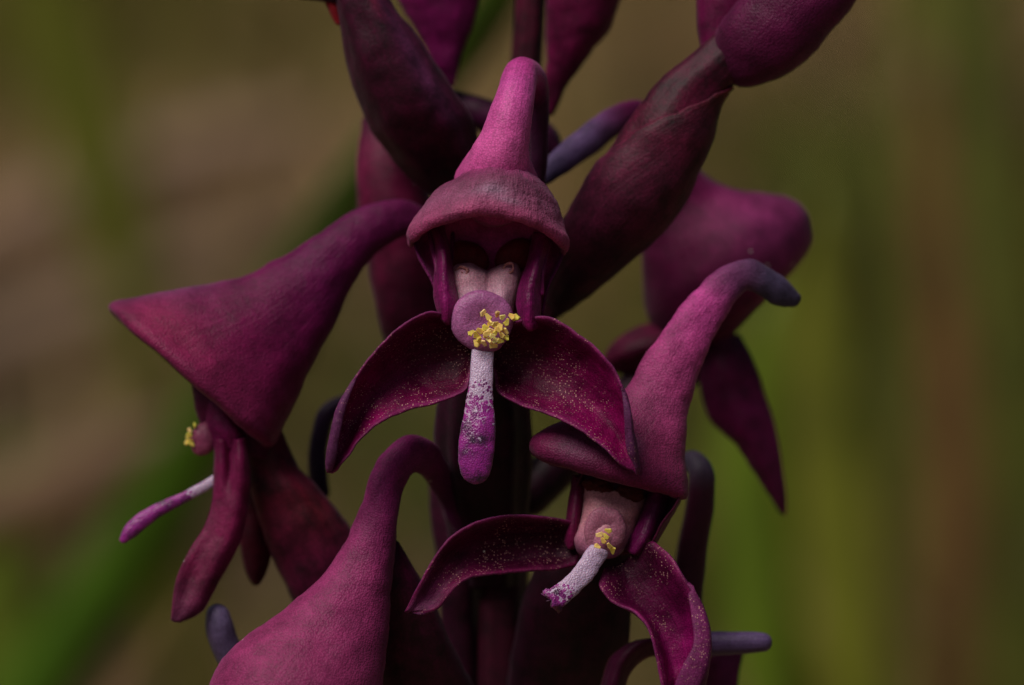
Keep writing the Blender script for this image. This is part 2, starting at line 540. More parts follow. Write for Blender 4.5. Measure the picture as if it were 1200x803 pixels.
def ground():
    rs = [0.0, 0.2, 0.5, 1, 2, 4, 8, 16, 32, 64, 128, 260, 400]
    V, F = [(0, 0, 0)], []
    na = 48
    for r in rs[1:]:
        for a in range(na):
            t = 2 * math.pi * a / na
            x, y = r * math.cos(t), r * math.sin(t)
            h = 0.0 if r <= 0.6 else (mnoise.noise(Vector((x * 0.25, y * 0.25, 3))) * 0.05 * min(r, 4))
            V.append((x, y, h))
    for a in range(na):
        F.append((0, 1 + a, 1 + (a + 1) % na))
    for i in range(len(rs) - 2):
        for a in range(na):
            b = (a + 1) % na
            F.append((1 + i * na + a, 1 + (i + 1) * na + a, 1 + (i + 1) * na + b, 1 + i * na + b))
    me = bpy.data.meshes.new('ground'); me.from_pydata(V, [], F)
    me.polygons.foreach_set('use_smooth', [True] * len(me.polygons))
    me.materials.append(ground_material())
    o = bpy.data.objects.new('ground', me); COL.objects.link(o)
    o['kind'] = 'structure'
    o['label'] = 'brown soil under the blurred meadow grass'
    o['category'] = 'ground'
ground()

def ground_z(x, y):
    r = math.hypot(x, y)
    return 0.0 if r <= 0.6 else mnoise.noise(Vector((x * 0.25, y * 0.25, 3))) * 0.05 * min(r, 4)

def meadow():
    n = 34000
    buf = Buf()
    dry = lin((150, 116, 74)); tan = lin((162, 132, 90)); olive = lin((104, 96, 26)); green = lin((80, 92, 14)); brown = lin((104, 80, 58))
    V, F, C, U = [], [], [], []
    k = 0
    for i in range(n):
        r = 0.75 + 9.0 * random.random() ** 1.5
        a = random.uniform(-0.42, 0.42)
        x, y = r * math.sin(a), r * math.cos(a) - 0.2
        z0 = ground_z(x, y) - 0.01
        pat = mnoise.noise(Vector((x * 2.2 + 5, y * 1.1, 0))) + random.gauss(0, 0.22)
        side = a / 0.12                              # -1 .. 1 across the view
        if pat > 0.22: c = tan
        elif pat > 0.0: c = dry
        elif pat > -0.2: c = olive if random.random() < 0.7 else brown
        else: c = green if random.random() < 0.5 else olive
        if side < -0.1 and r > 3.0 and random.random() < 0.8: c = olive * 0.8
        if abs(side + 0.02) < 0.5 and r > 3.0 and random.random() < 0.3: c = tan
        if side > 0.2 and random.random() < 0.3: c = (olive if random.random() < 0.6 else green) if r < 2.6 else brown
        if side < -0.25 and r < 2.6 and random.random() < 0.5: c = brown
        c = c * random.uniform(0.6, 1.15) * (0.8 if r < 2.2 else 1.0)
        h = random.uniform(0.04, 0.16) * (1.2 if random.random() < 0.2 else 1)
        wd = random.uniform(0.0025, 0.006) * (1 + 0.25 * r)
        la = random.uniform(0, 2 * math.pi); ln = random.uniform(0.1, 1.3)
        lx, ly = math.cos(la) * h * ln, math.sin(la) * h * ln
        oa = random.uniform(0, math.pi); ox, oy = math.cos(oa) * wd, math.sin(oa) * wd
        P = [(x - ox, y - oy, z0), (x + ox, y + oy, z0),
             (x + lx * 0.35 + ox * 0.8, y + ly * 0.35 + oy * 0.8, z0 + h * 0.6), (x + lx * 0.35 - ox * 0.8, y + ly * 0.35 - oy * 0.8, z0 + h * 0.6),
             (x + lx, y + ly, z0 + h * (1.0 - 0.25 * ln))]
        V += P; C += [c] * 5; U += [(0, 0)] * 5
        F += [(k, k + 1, k + 2, k + 3), (k + 3, k + 2, k + 4)]
        k += 5
    buf.add(np.array(V), F, np.array(C), np.array(U))
    build('meadow_grass', buf, M_field, None, 'blurred brown and olive meadow grass far behind the orchid', 'grass', kind='stuff', loc=np.zeros(3), smooth=False)
meadow()

def blade(pts, color, label, root_dx=0.0, root_dy=0.0, name='grass_blade', tipc=None):
    """pts: (px, py, depth px, half width mm) from the lowest seen point to the tip; the blade is rooted in the soil below"""
    W = [to_world(np.array(p[:3])) for p in pts]
    hw = [p[3] / 1000 for p in pts]
    w0 = W[0]
    root = np.array([w0[0] + root_dx, w0[1] + root_dy, -0.01])
    mid = root * 0.45 + w0 * 0.55 + np.array([-root_dx * 0.05, 0, 0.0])
    W = [root, mid] + W; hw = [hw[0] * 0.6, hw[0] * 0.9] + hw
    P = resample(np.column_stack([np.array(W), hw]), 60)
    T = np.gradient(P[:, :3], axis=0); T /= np.linalg.norm(T, axis=1, keepdims=True)
    side = np.cross(T, FWD); side /= np.linalg.norm(side, axis=1, keepdims=True)
    nrm = np.cross(side, T)
    offs = np.linspace(-1, 1, 7)
    G = np.stack([P[:, :3] + side * (P[:, 3] * o)[:, None] + nrm * (P[:, 3] * 0.35 * abs(o))[:, None] for o in offs], 1)
    N = grid_normals(G, False)
    nu, nv = G.shape[:2]
    t = 0.00018
    A, B = G + N * t, G - N * t
    F = []; o = nu * nv
    for i in range(nu - 1):
        for j in range(nv - 1):
            a, b, c, d = i * nv + j, i * nv + j + 1, (i + 1) * nv + j + 1, (i + 1) * nv + j
            F += [(a, b, c, d), (o + d, o + c, o + b, o + a)]
        F += [((i + 1) * nv, o + (i + 1) * nv, o + i * nv, i * nv), (i * nv + nv - 1, o + i * nv + nv - 1, o + (i + 1) * nv + nv - 1, (i + 1) * nv + nv - 1)]
    for j in range(nv - 1):
        q = (nu - 1) * nv
        F += [(q + j, q + j + 1, o + q + j + 1, o + q + j), (j + 1, j, o + j, o + j + 1)]
    u = np.linspace(0, 1, nu)[:, None] * np.ones((1, nv))
    v = np.ones((nu, 1)) * np.linspace(0, 1, nv)[None]
    c = stops((0, color), (1, tipc or color))(u, v)
    buf = Buf()
    buf.add(np.stack([A, B]), F, np.stack([c, c]), np.stack([np.stack([u, v], -1)] * 2))
    return build(name, buf, M_grass, None, label, 'grass blade', 'grass blades behind the orchid', loc=np.array([root[0], root[1], 0.0]))

GREEN = (60, 90, 8)
blade([(10, 860, 4700, 4.4), (140, 670, 4500, 4.7), (250, 500, 4200, 4.4), (345, 335, 3500, 3.4), (430, 205, 2500, 2.5), (510, 100, 2100, 2.2), (590, -10, 1700, 1.7), (640, -90, 1500, 1.0)],
      GREEN, 'long arching bright green grass blade passing behind the purple spike', -0.05, 0.04)
blade([(905, 860, 4300, 3.2), (890, 700, 4300, 4.4), (880, 560, 4300, 4.2), (890, 430, 4300, 2.6), (905, 330, 4300, 0.8)],
      (80, 98, 6), 'short bright green blade ending behind the drooping sepals', 0.02, 0.02)
blade([(1010, 860, 5600, 3.4), (985, 640, 5600, 5.2), (965, 470, 5600, 4.6), (955, 330, 5600, 2.6), (955, 220, 5600, 0.8)],
      (96, 98, 20), 'yellow green blade standing beside the purple side flower', 0.02, 0.03)
blade([(1190, 860, 6800, 4.0), (1175, 500, 6800, 4.8), (1160, 200, 6800, 4.6), (1150, -60, 6800, 4.0), (1145, -300, 6800, 1.0)],
      (82, 84, 26), 'tall dull green blade next to a brown withered stalk', 0.02, 0.02)
blade([(1120, 860, 6200, 2.6), (1125, 620, 6200, 3.8), (1115, 420, 6200, 3.4), (1095, 200, 6200, 2.4), (1085, 60, 6200, 1.0)],
      (100, 66, 36), 'withered red brown grass stalk between green blades', 0.02, 0.02)
blade([(1085, 330, 8200, 2.0), (1080, 200, 8200, 4.0), (1085, 60, 8200, 4.6), (1095, -120, 8200, 3.5), (1100, -240, 8200, 1.0)],
      (96, 96, 32), 'pale green blade behind the withered stalk', 0.05, 0.03)
blade([(-120, 330, 11000, 4.4), (20, 265, 11000, 6.6), (160, 205, 11000, 6.6), (290, 160, 11000, 5.0), (390, 135, 11000, 1.4)],
      (118, 92, 70), 'leaning dry tan blade behind the hood of the sideways flower', -0.10, 0.05)
blade([(-140, 450, 11500, 4.8), (10, 400, 11500, 7.0), (140, 350, 11500, 6.4), (260, 300, 11500, 4.0), (340, 280, 11500, 1.4)],
      (102, 80, 60), 'leaning dry brown blade below a tan one', -0.10, 0.05)
blade([(-120, 640, 6400, 3.0), (20, 590, 6400, 4.8), (120, 545, 6400, 4.4), (220, 490, 6400, 1.2)],
      (100, 74, 50), 'short dry brown blade crossing behind the green arching one', -0.08, 0.05)

blade([(150, 330, 9500, 5.0), (110, 180, 9500, 7.5), (70, 60, 9500, 7.5), (30, -60, 9500, 6.0), (0, -180, 9500, 1.5)],
      (88, 90, 14), 'broad olive blade standing behind the leaning tan one', 0.03, 0.04)
blade([(-10, 860, 7800, 4.0), (0, 700, 7800, 6.0), (10, 600, 7800, 5.0), (20, 520, 7800, 1.4)],
      (80, 92, 10), 'short olive blade rising beside the foot of the arching green one', 0.0, 0.04)

# ---------------------------------------------------------------- the orchid
stem_base = np.array([to_world(np.array([585.0, 803.0, 258.0]))[0], to_world(np.array([585.0, 803.0, 258.0]))[1] - 0.0, 0.0])
plant = empty('orchid_plant', stem_base, None, 'dark purple orchid spike crowded with hooded long-spurred flowers', 'orchid')

MAROON = (74, 12, 40); DEEP = (58, 8, 34); MAG = (150, 30, 100); PINK = (196, 84, 154); MAUVE = (150, 84, 118); GREY = (118, 92, 112); LAV = (98, 82, 122)

def stem():
    px = np.array([[626, -120, 276, 17], [622, 0, 276, 18], [610, 150, 280, 20], [598, 400, 272, 26], [588, 600, 262, 32], [585, 803, 258, 34]], float)
    W = to_world(px[:, :3]); r = px[:, 3] * K / 1000
    W = np.vstack([W, [stem_base + np.array([0, 0, 0.12])], [stem_base - np.array([0, 0, 0.01])]])
    r = np.concatenate([r, [0.0024, 0.003]])
    P = resample(np.column_stack([W, r]), 120)
    ph = np.linspace(0, 2 * math.pi, 28, endpoint=False)
    T = np.gradient(P[:, :3], axis=0); T /= np.linalg.norm(T, axis=1, keepdims=True)
    a = np.cross(T, FWD); a /= np.linalg.norm(a, axis=1, keepdims=True); b = np.cross(T, a)
    rr = P[:, 3][:, None] * (1 + 0.05 * np.cos(ph * 6)[None])
    G = P[:, None, :3] + (np.cos(ph)[None] * rr)[..., None] * a[:, None] + (np.sin(ph)[None] * rr)[..., None] * b[:, None]
    bf = Buf(); solid(bf, G, stops((0, (92, 14, 44)), (0.3, (54, 8, 26)), (0.5, (50, 8, 20)), (1, (70, 70, 20))), amp=0.8, world=True)
    build('stem', bf, M_ovary, plant)
stem()

def flower(label, at):
    return empty('flower', to_world(np.array(at, float)), plant, label)

# ---- pollen flakes: small waxy wedges sharing a few meshes
def flake_mesh(i):
    rs = random.Random(100 + i)
    a, b, h, t = rs.uniform(2.0, 4.0), rs.uniform(6.5, 9.0), rs.uniform(7.5, 10.5), rs.uniform(1.2, 1.9)
    pts = [(-a / 2, 0), (a / 2, 0), (b / 2 + rs.uniform(-1, 1), h * 0.75), (rs.uniform(-1, 1), h), (-b / 2 + rs.uniform(-1, 1), h * 0.8)]
    s = K / 1000
    V = [((x) * s, (y - h / 2) * s, -t / 2 * s) for x, y in pts] + [((x * 0.8) * s, (y * 0.9 - h / 2) * s, t / 2 * s) for x, y in pts]
    F = [tuple(range(5))[::-1], tuple(range(5, 10))] + [(k, (k + 1) % 5, 5 + (k + 1) % 5, 5 + k) for k in range(5)]
    me = bpy.data.meshes.new('pollen_grain'); me.from_pydata(V, [], F)
    at = me.color_attributes.new('Col', 'FLOAT_COLOR', 'POINT')
    c = lin((236, 206 + rs.randint(-14, 12), 104 + rs.randint(-16, 30)))
    at.data.foreach_set('color', np.tile([*c, 1.0], 10).astype(np.float32))
    me.materials.append(M_pollen)
    return me
FLAKES = [flake_mesh(i) for i in range(8)]
def pollen(parent, spots, seed=1, scale=1.0):
    rs = random.Random(seed)
    for i, (x, y, d) in enumerate(spots):
        o = bpy.data.objects.new('pollen_grain', FLAKES[rs.randrange(8)])
        link(o, parent, to_world(np.array([x, y, d], float)))
        o.rotation_euler = (math.pi / 2 + rs.uniform(-0.6, 0.6), rs.uniform(-3.1, 3.1), rs.uniform(-0.7, 0.7))
        s = scale * rs.uniform(0.85, 1.15); o.scale = (s, s, s)

# ================= front flower (faces the lens)
def front_flower():
    f = flower('magenta flower facing straight out with white-and-purple lip and yellow pollen heap', (575, 380, 60))
    # hood: front dome and back wall of one organ
    bf = Buf()
    rows = [
        [(541, 212, 50), (546, 203, 14), (562, 197, -8), (584, 194, -13), (606, 198, -8), (621, 203, 14), (628, 213, 50)],
        [(526, 218, 55), (534, 211, 10), (556, 204, -18), (583, 202, -26), (611, 205, -18), (632, 213, 10), (638, 222, 55)],
        [(508, 233, 60), (515, 224, 8), (546, 214, -28), (581, 212, -37), (616, 216, -28), (643, 227, 8), (649, 240, 60)],
        [(495, 252, 65), (500, 241, 8), (536, 228, -32), (578, 226, -42), (620, 231, -32), (652, 247, 8), (656, 260, 65)],
        [(484, 270, 68), (488, 258, 8), (525, 243, -36), (576, 236, -46), (624, 247, -36), (658, 268, 8), (661, 282, 68)],
        [(479, 282, 70), (482, 272, 10), (516, 256, -36), (574, 246, -46), (628, 261, -36), (663, 281, 8), (663, 293, 68)],
        [(480, 290, 66), (485, 281, 12), (516, 262, -32), (573, 251, -42), (628, 267, -32), (661, 290, 12), (660, 300, 64)],
        [(485, 289, 60), (489, 280, 18), (519, 261, -26), (573, 250, -36), (625, 266, -26), (656, 288, 18), (655, 298, 60)]]
    hc = stops((0, (186, 82, 136)), (0.12, (164, 80, 122)), (0.3, (146, 84, 110)), (0.55, (180, 112, 140)), (0.8, (196, 104, 140)), (0.93, (184, 70, 124)), (1, (130, 20, 90)))
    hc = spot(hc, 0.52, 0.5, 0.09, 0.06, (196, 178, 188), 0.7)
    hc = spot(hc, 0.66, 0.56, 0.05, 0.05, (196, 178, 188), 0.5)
    sheet(bf, rows, hc, flat((110, 14, 76)), thick=4, nu=72, nv=80, amp=2.6, size=28)
    # back wall and side walls of the hood, open to the front
    rows = [
        [(500, 246, 62), (530, 236, 58), (575, 230, 66), (620, 240, 58), (654, 256, 62)],
        [(486, 278, 52), (497, 286, 70), (520, 280, 60), (575, 272, 66), (630, 280, 60), (650, 290, 70), (661, 290, 52)],
        [(491, 302, 36), (502, 304, 58), (525, 300, 60), (575, 295, 68), (628, 300, 60), (645, 310, 58), (655, 312, 36)],
        [(507, 332, 24), (515, 334, 50), (535, 330, 60), (575, 326, 70), (615, 330, 60), (634, 336, 50), (643, 336, 24)],
        [(515, 366, 22), (522, 366, 48), (545, 366, 80), (575, 366, 90), (606, 366, 80), (628, 368, 48), (636, 370, 22)]]
    sheet(bf, rows, edged(stops((0, (224, 80, 160)), (0.6, (224, 80, 160)), (1, (160, 34, 110))), (150, 34, 120), 0.1), flat((90, 14, 56)), thick=5, nu=40, nv=50, amp=1.5)
    build('hood', bf, M_crown, f)
    # spur
    bf = Buf()
    P = [(630, 230, 120, 9), (631, 190, 112, 10), (631, 150, 106, 12), (629, 115, 96, 14), (622, 92, 72, 18), (610, 88, 42, 20.5), (605, 108, 20, 22.5), (599, 132, 6, 25), (593, 160, 4, 29), (587, 184, 10, 36), (584, 202, 24, 44), (582, 216, 38, 50)]
    tube(bf, P, stops((0, (50, 10, 40)), (0.35, (66, 16, 52)), (0.52, (170, 60, 124)), (0.62, (200, 96, 156)), (0.8, (212, 112, 160)), (0.92, (186, 84, 136)), (1, (166, 70, 116))), nu=80, nv=40, amp=1.6, size=36)
    build('spur', bf, M_spur, f)
    # lateral sepals
    bf = Buf()
    L = [
        [(553, 390, 14), (552, 402, 22), (552, 416, 24), (552, 430, 14)],
        [(532, 372, -2), (532, 394, 24), (535, 424, 30), (541, 448, 14), (546, 456, -2)],
        [(507, 365, -15), (502, 392, 22), (502, 428, 30), (508, 458, 12), (512, 472, -8)],
        [(468, 385, -26), (466, 412, 10), (464, 444, 16), (466, 470, -4), (468, 484, -20)],
        [(427, 428, -36), (429, 448, -6), (431, 473, 0), (434, 492, -14), (434, 504, -32)],
        [(399, 472, -42), (404, 488, -12), (409, 506, -8), (411, 520, -20), (409, 531, -38)],
        [(388, 510, -40), (391, 520, -22), (396, 531, -18), (399, 539, -26), (397, 547, -36)],
        [(383, 540, -34), (385, 545, -26), (389, 548, -24), (392, 550, -26), (393, 552, -30)],
        [(384, 553, -30), (385, 554, -28), (387, 554, -27), (388, 554, -28), (389, 554, -29)]]
    sc = edged(stops((0, (76, 8, 40)), (0.3, (100, 12, 58)), (0.6, (132, 16, 82)), (0.85, (146, 22, 90)), (1, (130, 60, 96))), (150, 66, 108), 0.09)
    sheet(bf, L, sc, edged(flat((100, 66, 88)), (128, 88, 108), 0.2), thick=5, nu=70, nv=40, amp=2.2, size=34)
    FG = flat((118, 88, 106))
    sheet(bf, [[(418, 440, -37), (418, 440, -37), (418, 441, -37)], [(398, 473, -43), (400, 478, -50), (404, 482, -48)], [(387, 511, -41), (390, 513, -52), (397, 516, -50)],
               [(383, 534, -36), (387, 537, -46), (393, 540, -44)], [(384, 552, -31), (386, 552, -36), (389, 551, -36)]], FG, thick=4, nu=36, nv=14, amp=1.4, size=24)
    build('lateral_sepal', bf, M_sepal, f)
    bf = Buf()
    Rr = [
        [(577, 390, 14), (578, 404, 22), (578, 418, 24), (578, 434, 14)],
        [(600, 379, -2), (597, 400, 24), (594, 428, 30), (588, 452, 12), (585, 460, -2)],
        [(636, 371, -14), (630, 400, 22), (624, 438, 30), (615, 466, 10), (610, 475, -8)],
        [(680, 393, -28), (671, 424, 10), (663, 458, 14), (655, 480, -6), (651, 489, -20)],
        [(717, 428, -40), (708, 452, -6), (699, 482, 0), (690, 500, -18), (685, 508, -32)],
        [(734, 464, -46), (727, 486, -15), (720, 508, -10), (714, 521, -24), (709, 527, -38)],
        [(742, 505, -42), (738, 517, -22), (733, 530, -18), (728, 538, -28), (724, 542, -38)],
        [(747, 535, -36), (744, 541, -26), (741, 545, -22), (737, 547, -26), (734, 549, -32)],
        [(748, 555, -28), (746, 555, -27), (745, 555, -26), (744, 554, -27), (743, 553, -29)]]
    sheet(bf, Rr, sc, edged(flat((100, 66, 88)), (128, 88, 108), 0.2), thick=5, nu=70, nv=40, amp=2.2, size=34, seed=9)
    sheet(bf, [[(729, 452, -44), (729, 453, -44), (729, 454, -44)], [(739, 487, -45), (738, 491, -56), (732, 495, -54)], [(743, 506, -43), (740, 510, -54), (733, 513, -46)],
               [(747, 528, -38), (743, 531, -50), (737, 533, -42)], [(749, 545, -33), (747, 547, -42), (744, 548, -42)], [(748, 556, -28), (747, 556, -32), (745, 556, -32)]], FG, thick=4, nu=40, nv=16, amp=1.4, size=24)
    build('lateral_sepal', bf, M_sepal, f)
    # grey folded-over margin near the right tip belongs to the same sepal outline
    # inner petals beside the column
    pc = stops((0, (120, 22, 84)), (0.4, (116, 20, 92)), (0.8, (134, 28, 110)), (1, (116, 18, 82)))
    bf = Buf()
    sheet(bf, [[(500, 262, 46), (510, 264, 20), (520, 266, 40)], [(508, 282, 34), (517, 284, 10), (526, 286, 36)], [(509, 308, 22), (520, 310, -4), (530, 312, 24)],
               [(508, 334, 12), (521, 336, -10), (534, 336, 12)], [(510, 356, 8), (523, 360, -14), (537, 356, 6)], [(515, 370, 6), (524, 376, -12), (533, 370, 4)], [(519, 377, 4), (525, 381, -10), (530, 377, 4)]],
          pc, thick=5, nu=44, nv=22, amp=1.5)
    tube(bf, [(503, 268, 34, 3), (507, 290, 26, 3.4), (512, 312, 12, 3.2), (512, 335, 6, 2.5)], flat((120, 22, 96)), nu=24, nv=12)
    tube(bf, [(531, 270, 60, 2.6), (530, 290, 46, 3), (527, 312, 22, 3)], flat((110, 20, 86)), nu=20, nv=10)
    build('petal', bf, M_gloss, f)
    bf = Buf()
    sheet(bf, [[(626, 272, 40), (636, 274, 20), (648, 278, 46)], [(622, 292, 36), (632, 294, 10), (642, 296, 34)], [(616, 314, 24), (627, 316, -4), (638, 318, 22)],
               [(608, 338, 12), (621, 340, -10), (634, 342, 12)], [(606, 360, 6), (620, 365, -14), (633, 364, 8)], [(610, 374, 4), (621, 381, -12), (631, 378, 6)], [(616, 384, 4), (622, 388, -10), (629, 384, 4)]],
          pc, thick=5, nu=44, nv=22, amp=1.5, seed=4)
    tube(bf, [(645, 276, 34, 3), (640, 296, 26, 3.4), (635, 318, 12, 3.2), (635, 344, 6, 2.5)], flat((120, 22, 96)), nu=24, nv=12)
    tube(bf, [(624, 276, 60, 2.6), (623, 294, 46, 3), (622, 316, 22, 3)], flat((110, 20, 86)), nu=20, nv=10)
    build('petal', bf, M_gloss, f)
    # two dark anther pads
    for (x, y, rot) in ((549, 302, 0.45), (604, 300, -0.5)):
        bf = Buf(); blob(bf, (x, y, 50), 26, 19, 9, flat((116, 22, 32)), rot, amp=1.2, size=18)
        build('anther', bf, M_petal, f)
    # pale column with two lobes
    bf = Buf()
    sheet(bf, [
        [(530, 322, 62), (536, 315, 56), (550, 313, 52), (566, 320, 58), (572, 322, 62), (578, 319, 58), (590, 314, 52), (602, 313, 56), (608, 322, 62)],
        [(529, 322, 44), (535, 313, 36), (550, 311, 32), (566, 318, 38), (572, 320, 44), (578, 317, 38), (590, 312, 32), (603, 311, 36), (609, 322, 44)],
        [(530, 326, 32), (536, 321, 20), (550, 319, 14), (566, 323, 18), (572, 325, 23), (578, 323, 18), (590, 319, 14), (602, 319, 20), (608, 328, 32)],
        [(533, 338, 24), (540, 337, 12), (552, 336, 6), (565, 337, 10), (572, 338, 14), (578, 337, 10), (590, 336, 6), (600, 337, 12), (606, 339, 24)],
        [(537, 352, 20), (543, 352, 8), (554, 352, 0), (565, 352, 3), (572, 352, 5), (578, 352, 3), (587, 352, 0), (596, 352, 8), (602, 353, 20)],
        [(540, 372, 18), (546, 372, 6), (556, 372, -4), (565, 372, -3), (572, 372, -3), (578, 372, -3), (586, 372, -4), (594, 372, 6), (599, 372, 18)]],
        stops((0, (196, 124, 142)), (0.45, (214, 160, 178)), (0.75, (206, 160, 182)), (1, (170, 106, 146))), thick=5, nu=40, nv=48, amp=1.2, size=18)
    build('column', bf, M_wax, f)
    for pts in ([(534, 317, 24, 1.5), (541, 313, 16, 1.8), (548, 317, 11, 1.7), (545, 322, 11, 1.4), (541, 319, 13, 1.1)],
                [(589, 318, 18, 1.4), (593, 310, 15, 1.8), (600, 309, 13, 1.7), (601, 317, 11, 1.5), (597, 320, 12, 1.1)]):
        bf = Buf(); tube(bf, pts, flat((170, 112, 112)), nu=30, nv=12, amp=0.8, size=8)
        build('rostellum_arm', bf, M_wax, f)
    bf = Buf()
    blob(bf, (565, 376, -6), 37, 36, 15, flat((164, 98, 150)), 0.1, n=34, amp=1.6, size=30, power=0.8, dent=9)
    blob(bf, (570, 402, -10), 19, 11, 9, flat((160, 90, 140)), 0, n=16, amp=1)
    build('stigma', bf, M_wax, f)
    # lip
    bf = Buf()
    pth = [(567, 404, -6, 13), (565, 425, -14, 13.5), (564, 452, -22, 14), (562, 480, -28, 17.5), (560, 505, -33, 21), (558, 530, -35, 20.5), (557, 549, -35, 18.5)]
    def lc(u, v):
        k = np.interp(u, [0, 0.2, 0.3, 0.4, 0.52, 0.68, 1], [0.1, 0.2, 0.42, 0.66, 0.86, 1.1, 1.25])
        return np.stack([k, k, k], -1)
    tube(bf, pth, lc, nu=60, nv=36, flatten=0.42, amp=1.2, size=24)
    build('lip', bf, M_lip, f)
    spots = [(566, 367, -26), (572, 372, -27), (583, 368, -28), (589, 372, -28), (594, 378, -25), (600, 371, -22), (605, 372, -18), (552, 390, -25), (558, 393, -28), (563, 388, -29), (569, 384, -29),
             (574, 379, -31), (580, 380, -32), (586, 383, -31), (592, 388, -27), (594, 396, -24), (588, 393, -31), (581, 390, -34), (575, 388, -34), (569, 393, -32), (562, 399, -29), (558, 403, -26),
             (567, 402, -29), (573, 398, -34), (580, 399, -33), (578, 405, -28), (586, 400, -30), (571, 391, -37), (583, 386, -37), (577, 394, -38)]
    pollen(f, spots, 3)
    # ovary below and behind, with a pale ridge
    bf = Buf()
    rg = [(606, 395, 540, 395, 80), (614, 440, 522, 440, 110), (620, 500, 513, 500, 132), (619, 560, 516, 560, 160), (614, 620, 527, 620, 200), (606, 690, 545, 690, 240)]
    P = horn_px(rg, 60, 40)
    ph = np.linspace(0, 2 * math.pi, 40, endpoint=False)
    ctr = P.mean(axis=1, keepdims=True)
    P = ctr + (P - ctr) * (1 + 0.07 * np.cos(6 * ph))[None, :, None]
    solid(bf, P, flat((58, 8, 36)), amp=2)
    build('ovary', bf, M_ovary, f)
front_flower()

